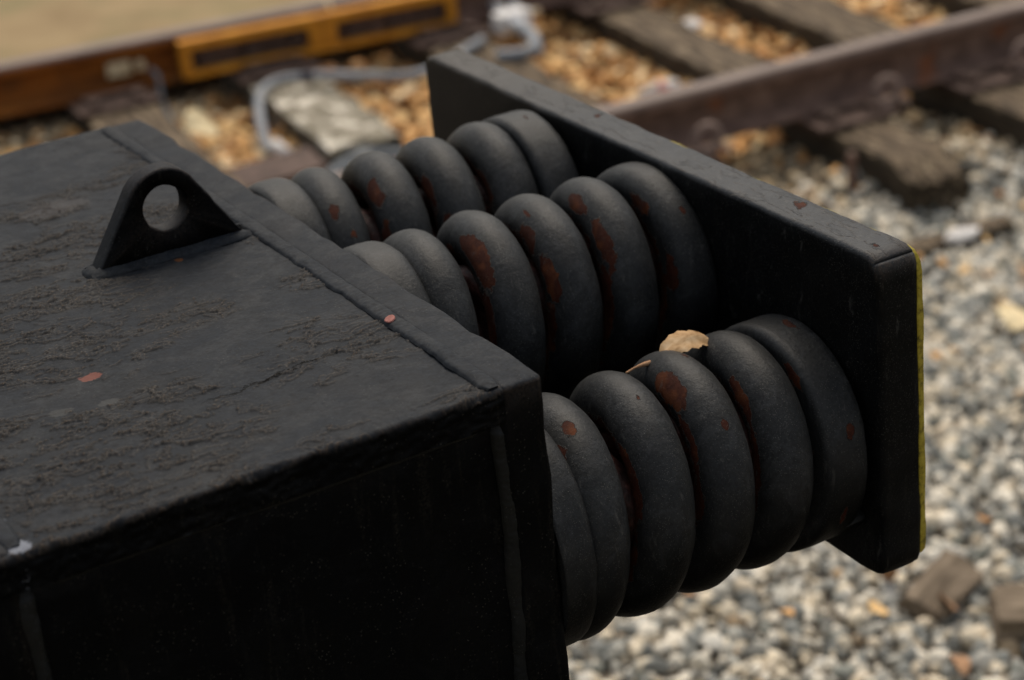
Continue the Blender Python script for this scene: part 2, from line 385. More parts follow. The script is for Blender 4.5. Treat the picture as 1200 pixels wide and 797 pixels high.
def top_plate():
    x0, x1, y0, y1 = -.47, -.0335, 0., W; step = .00105
    nx, ny = int((x1 - x0) / step), int((y1 - y0) / step)
    X, Y = np.meshgrid(np.linspace(x0, x1, nx + 1), np.linspace(y0, y1, ny + 1))
    Z = .0016 * fbm(X * 7, Y * 7, 3) + .00030 * fbm(X * 60, Y * 60, 3) - .0019
    lip = np.zeros_like(X); bare = np.zeros_like(X)
    # flaking follows bands that run along the plate, thicker towards the near left
    zone = .15 + .8 * fbm(X * 5 + 3.1, Y * 9 + 1.7, 3) + .35 * sst(-X, .08, .36) * sst(-Y, -.55, -.12) - .25 * sst(Y, .30, .45) * sst(-X, .0, .2) * sst(X, -.25, -.1)
    for (sx, sy, thr, H, za, zb, ox) in ((20, 54, .20, .00115, .0, .35, 0.), (34, 80, .30, .0008, .0, .35, 40.), (26, 50, .32, .0012, -.1, .2, 80.), (14, 36, .30, .0013, -.15, .10, 120.)):
        wx = X + .010 * fbm(X * 25 + ox, Y * 25, 3); wy = Y + .006 * fbm(X * 30 - ox, Y * 30 + 5, 3)
        f = fbm(wx * sx + ox, wy * sy - ox + X * 4, 6, .6)
        gy, gx_ = np.gradient(f, (y1 - y0) / ny, (x1 - x0) / nx); d = (f - thr) / (np.hypot(gx_, gy) + 6.)
        m = sst(zone, za, zb)
        L = np.where(d > 0, np.exp(-d / .0032), 0) * sst(d, -.0002, .0002)
        Z += H * L * m + np.where(d > 0, .00012, 0) * m
        lip = np.maximum(lip, m * np.where(d > 0, np.exp(-d / .0010), 0)); bare = np.maximum(bare, m * np.where(d < 0, np.exp(d / .0012), 0))
    # scattered pimples and pits
    for k in range(260):
        cx, cy = rng.uniform(x0, x1), rng.uniform(y0, y1); r_ = rng.uniform(.0012, .0035); h_ = rng.choice([-1, 1, 1]) * rng.uniform(.0003, .0008)
        i0, i1 = np.searchsorted(X[0], [cx - 3 * r_, cx + 3 * r_]); j0, j1 = np.searchsorted(Y[:, 0], [cy - 3 * r_, cy + 3 * r_])
        if i1 > i0 and j1 > j0:
            Z[j0:j1, i0:i1] += h_ * np.exp(-((X[j0:j1, i0:i1] - cx) ** 2 + (Y[j0:j1, i0:i1] - cy) ** 2) / r_ ** 2)
    # uneven worn near edge, rounded over
    e = Y + .0012 * pn(X * 45, X * 0 + 3.3) + .0006 * pn(X * 150, X * 0 + 7.7)
    rr = .0048; t = np.clip((rr - e) / rr, 0, 1); Z -= rr * (1 - np.sqrt(np.maximum(0, 1 - t * t))) * 1.
    Y2 = Y.copy(); Y2[0] += .0004
    V = np.stack([X, Y2, Z], -1).reshape(-1, 3); n0 = len(V)
    idx = np.arange(n0).reshape(ny + 1, nx + 1)
    F = np.stack([idx[:-1, :-1], idx[:-1, 1:], idx[1:, 1:], idx[1:, :-1]], -1).reshape(-1, 4)
    # near and far sides down to the underside, in several rows so that they can be uneven
    def skirt(row, yy, sgn):
        nonlocal V, F
        prev = row; rows = 10; base = V[row]
        for k in range(1, rows + 1):
            q = base.copy(); q[:, 2] = base[:, 2] + (-.030 - base[:, 2]) * k / rows
            q[:, 1] = base[:, 1] + sgn * (-.0007 * pn(base[:, 0] * 60 + k * .35, base[:, 0] * 0 + k * .5 + sgn) - .0004 * pn(base[:, 0] * 190, base[:, 0] * 0 + k * .9)) 
            new = np.arange(len(V), len(V) + len(q)); V = np.concatenate([V, q])
            f = np.stack([prev[:-1], new[:-1], new[1:], prev[1:]], -1) if sgn > 0 else np.stack([prev[:-1], prev[1:], new[1:], new[:-1]], -1)
            F = np.concatenate([F, f]); prev = new
        return prev
    a = skirt(idx[0], y0, 1); b = skirt(idx[-1], y1, -1)
    F = np.concatenate([F, [[a[0], b[0], b[-1], a[-1]]]])
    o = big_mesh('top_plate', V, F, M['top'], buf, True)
    for nm, arr in (('lip', lip), ('bare', bare)):
        at = o.data.attributes.new(nm, 'FLOAT', 'POINT'); vv = np.zeros(len(V), np.float32); vv[:n0] = arr.ravel(); at.data.foreach_set('value', vv)
top_plate()
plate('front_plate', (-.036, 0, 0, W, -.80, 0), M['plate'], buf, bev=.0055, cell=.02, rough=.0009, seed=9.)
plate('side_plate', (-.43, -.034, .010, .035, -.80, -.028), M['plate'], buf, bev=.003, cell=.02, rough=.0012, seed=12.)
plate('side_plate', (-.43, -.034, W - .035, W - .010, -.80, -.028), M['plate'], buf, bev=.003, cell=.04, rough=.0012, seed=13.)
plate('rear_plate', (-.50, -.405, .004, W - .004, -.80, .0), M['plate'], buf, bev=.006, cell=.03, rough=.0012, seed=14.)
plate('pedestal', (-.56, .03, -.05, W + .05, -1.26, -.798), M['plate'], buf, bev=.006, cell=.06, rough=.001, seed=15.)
bead('weld_bead', (-.0392, .004, -.0004), (-.0392, W - .002, -.0004), .0066, M['seam'], buf, (0, 0, 1), 1., wob=.0010, hgt=.30)
bead('weld_bead', (-.402, .012, -.001), (-.402, W - .002, -.001), .0070, M['seam'], buf, (0, 0, 1), 2., hgt=.30)
bead('weld_bead', (-.385, .0085, -.0315), (-.05, .0085, -.0315), .0052, M['bead'], buf, (0, -.8, -.6), 3., hgt=.8, wob=.003)
bead('weld_bead', (-.037, .0075, -.03), (-.037, .0075, -.78), .0060, M['bead'], buf, (-.6, -.8, 0), 4., hgt=.8, wob=.003)
bead('weld_bead', (-.402, .0075, -.03), (-.402, .0075, -.78), .0060, M['bead'], buf, (.6, -.8, 0), 5., hgt=.8, wob=.003)

bm = bmesh.new(); bmesh.ops.create_cone(bm, cap_ends=True, segments=9, radius1=.0042, radius2=.0036, depth=.0008)
for v in bm.verts: v.co.x *= 1.3 + .6 * nz(v.co, 300, 2)
o = from_bm('paint_chip', bm, simple('red_primer', [(.3, (.20, .07, .055)), (.7, (.34, .14, .12))], 200, .8, .0005), buf); o.location = (-.0435, .157, .0030); o.rotation_euler = (.1, -.2, .5)
# lifting eye: a profile with a round hole, lofted
def lifting_eye():
    cx, cz, hr, R = -.1195, .0425, .0200, .0350
    n = 96; inner = []; outer = []
    xl, xr = -.190, -.050
    # outer outline by rays from the hole's centre: arc on top, straight flanks to the foot
    def tangent(px, pz, side):
        d = math.hypot(px - cx, pz - cz); a = math.atan2(pz - cz, px - cx); b = math.acos(R / d)
        return a + b * side
    aR = tangent(xr, -.003, 1); aL = tangent(xl, -.003, -1)
    if aL < 0: aL += 2 * pi
    pts = [(xl, -.003)]
    arc = [(cx + R * cos(aL + (aR - aL) * i / 40), cz + R * sin(aL + (aR - aL) * i / 40)) for i in range(41)]
    pts += arc + [(xr, -.003)]
    # resample to n points, matched to angles
    poly = pts + [pts[0]]
    segl = [math.dist(poly[i], poly[i + 1]) for i in range(len(poly) - 1)]; tot = sum(segl)
    def at(s):
        for i, l_ in enumerate(segl):
            if s <= l_ or i == len(segl) - 1:
                u = s / l_; return (poly[i][0] + (poly[i + 1][0] - poly[i][0]) * u, poly[i][1] + (poly[i + 1][1] - poly[i][1]) * u)
            s -= l_
    outer = [at(tot * i / n) for i in range(n)]
    inner = []
    for (x, z) in outer:
        a = math.atan2(z - cz, x - cx); inner.append((cx + hr * cos(a), cz + hr * sin(a)))
    y0, y1 = .4125, .4335; bv = .0032
    V = []; F = []
    def inset(p, k):
        q = Vector((p[0] - cx, p[1] - cz)); L = q.length; return (cx + q.x * (1 - k / L), cz + q.y * (1 - k / L))
    rings = []
    prof = []
    for t_ in range(5):
        a = pi / 2 * t_ / 4; prof.append((bv * (1 - sin(a)), bv * (1 - cos(a))))
    for ins, dy in prof: rings.append(([inset(p, ins) for p in outer], y0 + dy))
    for ins, dy in prof[::-1]: rings.append(([inset(p, ins) for p in outer], y1 - dy))
    b2 = .0018
    for ins, dy in ((b2, 0), (b2 * .3, b2 * .3), (0, b2)): rings.append(([inset(p, -ins) for p in inner], y1 - dy))
    for ins, dy in ((0, b2), (b2 * .3, b2 * .3), (b2, 0)): rings.append(([inset(p, -ins) for p in inner], y0 + dy))
    for pr_, y in rings:
        for (x, z) in pr_:
            w = Vector((x, y, z)); k_ = .0006 * nz(w, 60, 3) + .0004 * nz(w, 180, 5)
            V.append((x + k_, y + k_ * .6, z + k_))
    nr = len(rings)
    for r_ in range(nr):
        for i in range(n):
            j = (i + 1) % n; r2 = (r_ + 1) % nr
            F.append((r_ * n + i, r2 * n + i, r2 * n + j, r_ * n + j))
    o = mesh('lifting_eye', V, F, M['plate'], buf)
    o.data.shade_smooth()
    b = bmesh.new(); b.from_mesh(o.data); bmesh.ops.recalc_face_normals(b, faces=b.faces); b.to_mesh(o.data); b.free()
    tag(o, 'black triangular lifting eye with a round hole')
    bead('weld_bead', (-.194, .4100, -.0003), (-.047, .4100, -.0003), .0072, M['plate'], o, (0, -.42, .9), 7., hgt=.42, wob=.002)
    bead('weld_bead', (-.192, .4345, .0005), (-.047, .4345, .0005), .0058, M['plate'], o, (0, .6, .8), 8.)
    bead('weld_bead', (-.1915, .4085, -.0003), (-.1915, .4375, -.0003), .0062, M['plate'], o, (-.42, 0, .9), 9., hgt=.45)
lifting_eye()

# coil springs -----------------------------------------------------
RO, WR = .1, .0243
TX0 = [(-.35, .0085), (0., .0105), (.25, .0195), (1., .0455), (1.25, .063), (2., .1075), (2.25, .1245), (3., .166), (3.25, .1825),
      (4., .2245), (4.25, .2405)]
def xoft(t, x5):
    TX = TX0 + [(5., x5 - .008), (5.25, x5), (5.9, x5 + .006)]
    # monotone cubic through TX
    xs = [a for a, _ in TX]; ys = [b for _, b in TX]; n = len(xs)
    h = [xs[i + 1] - xs[i] for i in range(n - 1)]; dl = [(ys[i + 1] - ys[i]) / h[i] for i in range(n - 1)]
    m_ = [dl[0]] + [0 if dl[i - 1] * dl[i] <= 0 else 2 * dl[i - 1] * dl[i] / (dl[i - 1] + dl[i]) for i in range(1, n - 1)] + [dl[-1]]
    i = max(0, min(n - 2, next((k for k in range(n - 1) if t <= xs[k + 1]), n - 2)))
    u = (t - xs[i]) / h[i]
    return ((2 * u ** 3 - 3 * u * u + 1) * ys[i] + (u ** 3 - 2 * u * u + u) * h[i] * m_[i] + (-2 * u ** 3 + 3 * u * u) * ys[i + 1] + (u ** 3 - u * u) * h[i] * m_[i + 1])
XEND = .3046
def coil_spring(yc, zc, patches, seed, label, x5, flat):
    per = 110; t0, t1 = -.35, 5.9; n = int((t1 - t0) * per); seg = 36
    V = np.zeros((n + 1, seg, 3)); rust = np.zeros((n + 1, seg))
    for i in range(n + 1):
        t = t0 + (t1 - t0) * i / n; ph = 2 * pi * t; x = xoft(t, x5)
        rad = Vector((0, -cos(ph), sin(ph)))
        endk = flat * max(0., min(1., (t - 4.55) / .4)) + .45 * max(0., min(1., (.45 - t) / .4))
        endk = min(1, endk); e = 2 + 7 * endk
        ax = WR * (1 - .14 * endk); ar = WR * (1 - .02 * endk)
        cR = RO - WR
        for k in range(seg):
            ps = 2 * pi * k / seg; cc, ss = cos(ps), sin(ps)       # cc radial out, ss towards +X
            q = (abs(cc) ** e + abs(ss) ** e) ** (-1 / e)
            rr, rx = ar * cc * q, ax * ss * q
            w = Vector((x + rx, yc, zc)) + rad * (cR + rr)
            d = .0007 * nz(w, 26, seed) + .0004 * nz(w, 90, seed + 2)
            rr += d * cc; rx += d * ss
            px = min(XEND + .0015 * 0, max(.0005, x + rx))
            w = Vector((px, yc, zc)) + rad * (cR + rr); V[i, k] = w
            # bare metal where the turns nearly touch, and in the listed patches
            val = 0.
            fl = abs(ss)
            val = max(val, .62 * max(0., min(1., (.50 - cc) / .75)))
            for (kt, pha, psa, dph, dps, s_) in patches:
                dt = (t - (kt + pha / 360.)) * 360 / dph
                da = (math.degrees(ps) - (psa - 10 if psa < -20 else psa) + 180) % 360 - 180
                g = math.exp(-(dt * dt) * 1.2 - (da / (dps * .82)) ** 2) * s_
                val = max(val, g)
            rust[i, k] = val
    VV = V.reshape(-1, 3)
    idx = np.arange((n + 1) * seg).reshape(n + 1, seg); nx = np.roll(idx, -1, axis=1)
    F = np.stack([idx[:-1], idx[1:], nx[1:], nx[:-1]], -1).reshape(-1, 4)
    cap = [tuple(idx[0]), tuple(idx[-1][::-1])]
    me = bpy.data.meshes.new('coil_spring'); me.from_pydata(VV.tolist(), [], F.tolist() + cap); me.update()
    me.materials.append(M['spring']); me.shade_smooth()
    at = me.attributes.new('rust', 'FLOAT', 'POINT'); at.data.foreach_set('value', rust.astype(np.float32).ravel())
    o = link(bpy.data.objects.new('coil_spring', me), buf); o['label'] = label
    b = bmesh.new(); b.from_mesh(me); bmesh.ops.recalc_face_normals(b, faces=b.faces); b.to_mesh(me); b.free()
    # nested inner spring, unpainted and scaly
    pts = []
    for i in range(7 * 40 + 1):
        t = i / 40; ph = -2 * pi * t + seed
        pts.append((.006 + (XEND - .012) * t / 7, yc - cos(ph) * .0430, zc + sin(ph) * .0430))
    Vi, Fi = tube_vf(pts, .0125, 14)
    io = mesh('inner_spring', Vi, Fi, M['inner'], o, True)
    return o
# patches: (turn, angle round the axis (0 = this side, 90 = top), angle round the wire (-90 = towards the box), spreads, strength)
coil_spring(.0937, -.1817, [(3, 78, -52, 20, 34, 1.1), (3, 50, -70, 30, 18, .8), (2, 30, -75, 40, 18, .8), (1, 60, -50, 12, 30, .85), (1, 72, -15, 7, 20, .8),
                            (1, 30, -70, 25, 16, .75), (4, 60, -66, 26, 20, .95), (5, 88, 18, 9, 16, .9), (5, 22, 10, 7, 16, .85), (5, -25, 0, 9, 14, .8),
                            (3, 45, 0, 5, 14, .75), (3, 20, -80, 40, 16, .75), (2, 55, -80, 20, 16, .8), (2, 75, 0, 4, 9, .7), (4, 20, -80, 40, 14, .8), (3, 95, 20, 6, 14, .62), (5, 60, -50, 14, 14, .8)],
            1.3, 'nearest and lowest coil spring, chipped black paint, a dry leaf behind it', .2835, 1.)
coil_spring(.3079, -.1030, [(2, 66, -52, 26, 34, 1.25), (2, 25, -75, 40, 18, .85), (3, 72, -62, 14, 24, .95), (3, 40, -55, 22, 26, 1.1), (3, 15, -75, 30, 18, .8),
                            (4, 86, -52, 16, 26, 1.05), (4, 50, -48, 22, 26, 1.1), (4, 20, -72, 30, 20, .85), (5, 70, -60, 12, 22, .95), (5, 50, 0, 4, 10, .7),
                            (5, 20, -60, 20, 24, .9), (1, 40, -80, 30, 16, .8), (4, 5, -80, 30, 18, .8), (3, 85, -30, 6, 12, .8)],
            5.1, 'middle coil spring with the largest rusty bare patches', .2955, .1)
coil_spring(.4985, -.0985, [(2, 66, -50, 14, 26, 1.0), (2, 25, -60, 22, 32, 1.1), (1, 55, -20, 8, 14, .85), (1, 40, 5, 5, 9, .75), (3, 58, -68, 20, 20, .95),
                            (3, 25, -45, 18, 24, .95), (4, 45, -75, 24, 18, .9), (4, 10, -70, 24, 24, .9), (5, 86, 10, 5, 9, .7), (2, 5, -60, 20, 30, 1.), (3, 5, -60, 20, 30, 1.)],
            8.7, 'farthest coil spring, soft dark grey paint with few chips', .2790, 1.)

# striking plate
PX0, PX1, PY0, PY1, PZ0, PZ1 = .305, .3462, -.0105, .742, -.2925, .0035
def buffer_plate():
    bm = plate_bm(PX0, PX1, PY0, PY1, PZ0, PZ1, bev=.0055, cell=.009, rough=.0005, seed=21.)
    bm.verts.ensure_lookup_table()
    # rounded outline corners (seen from the front), worn
    R = .017
    for v in bm.verts:
        for (sy, yy) in ((1, PY0), (-1, PY1)):
            for (sz, zz) in ((-1, PZ1), (1, PZ0)):
                cy, cz = yy + sy * R, zz + sz * R
                dy, dz = (v.co.y - cy) * -sy, (v.co.z - cz) * -sz
                if dy > 0 and dz > 0:
                    L = math.hypot(dy, dz); mx = max(dy, dz)
                    if L > 1e-6:
                        k = mx / L; v.co.y = cy - sy * dy * k; v.co.z = cz - sz * dz * k
    me = bpy.data.meshes.new('striking_plate'); bm.normal_update(); bm.to_mesh(me)
    vals = []
    for v in bm.verts:
        c = v.co; a = .12
        for (x, y, r, s_) in ((.337, .187, .005, .8), (.322, .09, .003, .8), (.335, .215, .003, .8), (.318, .26, .003, .8), (.330, .44, .004, .75), (.316, .013, .005, .8), (.333, .154, .004, .8), (.329, .125, .0042, .95), (.318, .037, .004, .5), (.328, .35, .003, .7)):
            if c.z > 0: a = max(a, s_ * math.exp(-((c.x - x) ** 2 + ((c.y - y) / 1.7) ** 2) / r ** 2))
        vals.append(a)
    bm.free()
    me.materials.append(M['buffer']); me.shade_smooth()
    at = me.attributes.new('rust', 'FLOAT', 'POINT'); at.data.foreach_set('value', vals)
    o = link(bpy.data.objects.new('striking_plate', me), buf)
    tag(o, 'thick black plate with rounded corners and a yellow front')
    bm = plate_bm(PX1 - .0025, PX1 + .0038, PY0 - .0002, PY1 - .003, PZ0 + .006, PZ1 - .0046, bev=.0015, cell=.008, rough=.0004, seed=31.)
    R = .017
    for v in bm.verts:
        for (sy, yy) in ((1, PY0 - .0002), (-1, PY1 - .003)):
            for (sz, zz) in ((-1, PZ1 - .0046), (1, PZ0 + .006)):
                cy, cz = yy + sy * R, zz + sz * R
                dy, dz = (v.co.y - cy) * -sy, (v.co.z - cz) * -sz
                if dy > 0 and dz > 0:
                    L = math.hypot(dy, dz); mx = max(dy, dz)
                    if L > 1e-6:
                        k = mx / L; v.co.y = cy - sy * dy * k; v.co.z = cz - sz * dz * k
    tag(from_bm('front_facing', bm, M['yellow'], o, True), 'dirty yellow painted front face')
buffer_plate()

# ------------------------------------------------------------------ dry leaf caught between the springs
def curled_leaf(name, L, Wd, curl, mat, teeth=9, nu=40, nv=12, fold=.2, seed=0):
    V = []; F = []
    for i in range(nu + 1):
        u = i / nu
        w = Wd * (sin(pi * min(1, u * 1.02 + .01)) ** .7) * (1 + .12 * abs(((u * teeth) % 1) - .5) * 2 + .14 * noise.noise(Vector((u * 9, seed, 0))) + .12 * noise.noise(Vector((u * 24, seed, 3))))
        a = (u - .5) * curl
        R = L / curl
        for j in range(nv + 1):
            v = j / nv * 2 - 1
            x = R * sin(a); z = R * cos(a) - R
            zz = z + fold * abs(v) * w + .07 * Wd * sin(9 * u + 4 * v + seed)
            V.append((x, v * w, zz))
    for i in range(nu):
        for j in range(nv):
            a = i * (nv + 1) + j; F.append((a, a + nv + 1, a + nv + 2, a + 1))
    return V, F
V, F = curled_leaf('dry_leaf', .068, .0125, 2.0, None, seed=2, fold=-.25, teeth=6, nu=60)
lf = mesh('dry_leaf', V, F, M['leaf'], None, True)
lf.location = (.213, .126, -.0815); lf.rotation_euler = (RAD(16), RAD(4), RAD(4))
tag(lf, 'curled tan dry leaf wedged behind the nearest coil spring', 'leaf')
st = tube('leaf_stem', spline([(-.024, -.001, -.012), (-.030, -.002, -.017), (-.042, -.003, -.0135), (-.056, -.004, -.0125), (-.066, -.004, -.0155)], 8), lambda u: .0009 + .0016 * max(0, sin(pi * min(1, u * 1.3))), M['brownleaf'], lf, 8)

# ------------------------------------------------------------------ ground and ballast
def gz(x, y):
    """height of the ballast surface"""
    yn = y + .07 * (x - 2.4)           # distance in the direction across the track
    if yn < 2.25: return -1.235
    if yn < 2.6: return -1.235 + (yn - 2.25) / .35 * .045
    if yn < 4.25: return -1.195 - .018 * min(1., (yn - 2.6) / .3)
    return -1.21
gx = np.linspace(-3, 9, 97); gy = np.linspace(-3.5, 4.62, 80)
V = []; F = []
for y in gy:
    for x in gx: V.append((x, y, gz(x, y) - .014 + .006 * nz((x, y, 0), 3)))
nxx = len(gx)
for j in range(len(gy) - 1):
    for i in range(nxx - 1):
        a = j * nxx + i; F.append((a, a + 1, a + nxx + 1, a + nxx))
tag(mesh('ground', V, F, M['soil'], None, True), kind='structure')
tag(mesh('terrain', [(-400, -400, -1.30), (400, -400, -1.30), (400, 400, -1.30), (-400, 400, -1.30)], [(0, 1, 2, 3)], M['yard']), kind='structure')
V = []; F = []
gx = np.linspace(-14, 22, 181); gy = np.linspace(0, 22, 111)
for y in gy:
    for x in gx: V.append((x, y + 4.47 - .167 * (x - .84) + 0., -1.135 + .010 * nz((x, y, 0), 2.2) + .004 * nz((x, y, 1), 9)))
for j in range(len(gy) - 1):
    for i in range(len(gx) - 1):
        a = j * len(gx) + i; F.append((a, a + 1, a + len(gx) + 1, a + len(gx)))
tag(mesh('path', V, F, M['yard'], None, True), kind='structure')

def stone_shapes(k, sub, seedn, flat=.7):
    out = []
    for s in range(k):
        b = bmesh.new(); bmesh.ops.create_icosphere(b, subdivisions=sub, radius=1)
        R_ = random.Random(seedn + s)
        for q in range(7):  # chop with planes to get crushed-stone facets
            nrm = Vector((R_.gauss(0, 1), R_.gauss(0, 1), R_.gauss(0, 1))).normalized(); dd = R_.uniform(.5, .8)
            for v in b.verts:
                t = v.co.dot(nrm)
                if t > dd: v.co -= nrm * (t - dd)
        V_ = np.array([v.co[:] for v in b.verts]); V_ *= np.array([R_.uniform(.8, 1.25), R_.uniform(.7, 1.1), flat * R_.uniform(.7, 1.1)])
        F_ = np.array([[v.index for v in f.verts] for f in b.faces]); b.free(); out.append((V_, F_))
    return out
def rotm(n):
    q = rng.normal(size=(n, 4)); q /= np.linalg.norm(q, axis=1)[:, None]; w, x, y, z = q.T
    return np.stack([np.stack([1 - 2 * (y * y + z * z), 2 * (x * y - z * w), 2 * (x * z + y * w)], -1),
                     np.stack([2 * (x * y + z * w), 1 - 2 * (x * x + z * z), 2 * (y * z - x * w)], -1),
                     np.stack([2 * (x * z - y * w), 2 * (y * z + x * w), 1 - 2 * (x * x + y * y)], -1)], 1)
def scatter(name, pts, size, shapes, mat, kindtilt=None):
    n = len(pts); Rm = rotm(n)
    if kindtilt is not None:      # lie nearly flat
        a = rng.uniform(0, 2 * pi, n); tx = rng.normal(0, kindtilt, n); ty = rng.normal(0, kindtilt, n)
        Rz = np.zeros((n, 3, 3)); Rz[:, 0, 0] = np.cos(a); Rz[:, 0, 1] = -np.sin(a); Rz[:, 1, 0] = np.sin(a); Rz[:, 1, 1] = np.cos(a); Rz[:, 2, 2] = 1
        Rz[:, 2, 0] = tx; Rz[:, 2, 1] = ty; Rm = Rz
    Vs = []; Fs = []; base = 0; which = rng.integers(0, len(shapes), n)
    for s, (sv, sf) in enumerate(shapes):
        ii = np.where(which == s)[0]
        if not len(ii): continue
        v = np.einsum('nij,kj->nki', Rm[ii], sv) * size[ii][:, None, None] + pts[ii][:, None, :]
        f = sf[None] + (np.arange(len(ii)) * len(sv))[:, None, None] + base
        Vs.append(v.reshape(-1, 3)); Fs.append(f.reshape(-1, sf.shape[1])); base += len(ii) * len(sv)
    return big_mesh(name, np.concatenate(Vs), np.concatenate(Fs), mat)
def field(x0, x1, y0, y1, step, cond, jit=.6, lift=.0):
    P = []
    for y in np.arange(y0, y1, step):
        for x in np.arange(x0, x1, step):
            px, py = x + rng.uniform(-jit, jit) * step, y + rng.uniform(-jit, jit) * step
            if cond(px, py): P.append((px, py, gz(px, py) + lift + rng.uniform(-.008, .006)))
    return np.array(P)
def acr(x, y): return y + .07 * (x - 2.4)
sh2 = stone_shapes(12, 2, 100)
sh1 = stone_shapes(8, 1, 300)
# shown ground right of the buffer stop, in fine stone; coarser further out
near = field(.5, 3.9, .35, 2.55, .0185, lambda x, y: acr(x, y) < 2.5 and y > .55 * (2.2 - x) - .1 - .0 and y < 1.35 * x + .6 and y > .95 * x - 1.35)
tag(scatter('ballast', near, rng.uniform(.0090, .0170, len(near)) * rng.choice([.6, 1., 1.1, 1.6], len(near)), sh2, M['ballast']), kind='stuff')
far_ = field(-1.5, 6, -1.2, 2.6, .034, lambda x, y: acr(x, y) < 2.6 and not (acr(x, y) < 2.5 and y > .55 * (2.2 - x) - .1 and y < 1.35 * x + .6 and y > .95 * x - 1.35 and .5 < x < 3.9) and not (-.6 < x < .05 and -.1 < y < .9))
tag(scatter('outer_ballast', far_, rng.uniform(.018, .028, len(far_)), sh1, M['ballast']), kind='stuff')
trk = field(-.5, 5.5, 2.4, 4.62, .026, lambda x, y: acr(x, y) > 2.45)
tag(scatter('track_ballast', trk, rng.uniform(.012, .024, len(trk)), sh1, M['trackstone']), kind='stuff')
# leaf litter: small curled flakes
leafsh = []
for s in range(6):
    V, F = curled_leaf('l', 2., .55 + .08 * s, 1. + .3 * s, None, nu=6, nv=3, fold=.35, seed=s)
    F3 = np.array(F); leafsh.append((np.array(V) * np.array([1., 1.25, .55]), F3))
ll = []
while len(ll) < 10500:
    x, y = rng.uniform(.2, 4.6), rng.uniform(2.9, 4.25)
    if nz((x, y, 3), 2.1) + .25 * nz((x, y, 9), 7) > -.45: ll.append((x, y, gz(x, y) + .018 + rng.uniform(0, .015)))
while len(ll) < 10640:
    x, y = rng.uniform(1.6, 4.), rng.uniform(1.9, 2.9); ll.append((x, y, gz(x, y) + .016))
while len(ll) < 10710:
    x, y = rng.uniform(.7, 3.2), rng.uniform(.6, 2.3); ll.append((x, y, gz(x, y) + .014))
ll = np.array(ll)
tag(scatter('leaf_litter', ll, np.where(np.arange(len(ll)) < 10500, rng.uniform(.014, .034, len(ll)), rng.uniform(.009, .019, len(ll))), leafsh, M['litter'], .35), kind='stuff')

# ------------------------------------------------------------------ rails
def rail_profile(h=.13, hw=.030, bw=.056):
    right = [(bw, 0), (bw, .007), (.022, .019), (.009, .030), (.0075, .080), (.012, .092), (hw, .098), (hw, .118), (hw - .004, .126), (hw - .012, h), (0, h + .0008)]
    return right + [(-x, z) for x, z in right[::-1][1:]]
def rail_section(name, L0, L1, mat, parent, step=.12):
    pr_ = rail_profile(); n = len(pr_); k = int((L1 - L0) / step) + 1; V = []; F = []
    for i in range(k + 1):
        x = L0 + (L1 - L0) * i / k
        for (y, z) in pr_: V.append((x, y + .0006 * nz((x, y, z), 8, 2), z + .0006 * nz((x, y, z), 8, 5)))
    for i in range(k):
        for j in range(n):
            j2 = (j + 1) % n
            F.append((i * n + j, i * n + j2, (i + 1) * n + j2, (i + 1) * n + j))
    F.append(tuple(range(n))); F.append(tuple(k * n + q for q in range(n))[::-1])
    o = mesh(name, V, F, mat, parent)
    b = bmesh.new(); b.from_mesh(o.data); bmesh.ops.recalc_face_normals(b, faces=b.faces)
    o.data.materials.append(M['railtop'])
    for f in b.faces:
        c = f.calc_center_median()
        if c.z > .119: f.material_index = 1
        f.smooth = len(f.verts) == 4
    b.to_mesh(o.data); b.free()
    md = o.modifiers.new('edge', 'BEVEL'); md.width = .0015; md.segments = 2; md.limit_method = 'ANGLE'
    return o
ZB = -1.100
NA = RAD(-4.2)
near_rail = thing('rail', 'brown rusty rail in front, held by ring clips, right of the buffer stop', 'rail', (2.5, 2.815, ZB), NA)
rail_section('rail_bar', -4.2, 6., M['rail'], near_rail)
FA = RAD(-9.2)
far_rail = thing('rail', 'orange rusty rail at the back with an orange framed joint bolted on its side', 'rail', (1.35, 4.268, ZB), FA)
rail_section('rail_bar', -4., .42, M['orange_rail'], far_rail)
rail_section('rail_bar', .432, 6., M['rail'], far_rail)
# end post between the two rails, pale
bm = bmesh.new()
pr_ = [(x * 1.04, z * 1.015) for x, z in rail_profile()]
vs = [[bm.verts.new((xx, y, z)) for (y, z) in pr_] for xx in (.4205, .4315)]
for j in range(len(pr_)):
    j2 = (j + 1) % len(pr_); bm.faces.new((vs[0][j], vs[0][j2], vs[1][j2], vs[1][j]))
bm.faces.new(vs[0][::-1]); bm.faces.new(vs[1]); bmesh.ops.recalc_face_normals(bm, faces=bm.faces)
from_bm('end_post', bm, M['metal_pale'], far_rail)
# joint bar with orange insulating frame on the near side (local -Y)
def boxbm(bm, x0, x1, y0, y1, z0, z1, bev=.003):
    r = bmesh.ops.create_cube(bm, size=1)
    for v in r['verts']: v.co = Vector(((x0 + x1) / 2 + v.co.x * (x1 - x0), (y0 + y1) / 2 + v.co.y * (y1 - y0), (z0 + z1) / 2 + v.co.z * (z1 - z0)))
    if bev:
        es = list({e for v in r['verts'] for e in v.link_edges})
        bmesh.ops.bevel(bm, geom=es, offset=bev, segments=2, profile=.6, affect='EDGES')
    return bm
jx0, jx1 = -.02, .78
bm = bmesh.new()
for (a, b, c, d) in ((jx0, jx1, .085, .113), (jx0, jx1, .008, .026), (jx0, jx0 + .028, .026, .085), (jx1 - .028, jx1, .026, .085), (.345, .425, .026, .085)):
    boxbm(bm, a, b, -.074, -.034, c + .0007 * (a > 0), d - .0007 * (a > 0))
jf = from_bm('insulating_frame', bm, M['orange'], far_rail, False)
bm = bmesh.new(); boxbm(bm, jx0 + .01, jx1 - .01, -.050, -.010, .016, .100)
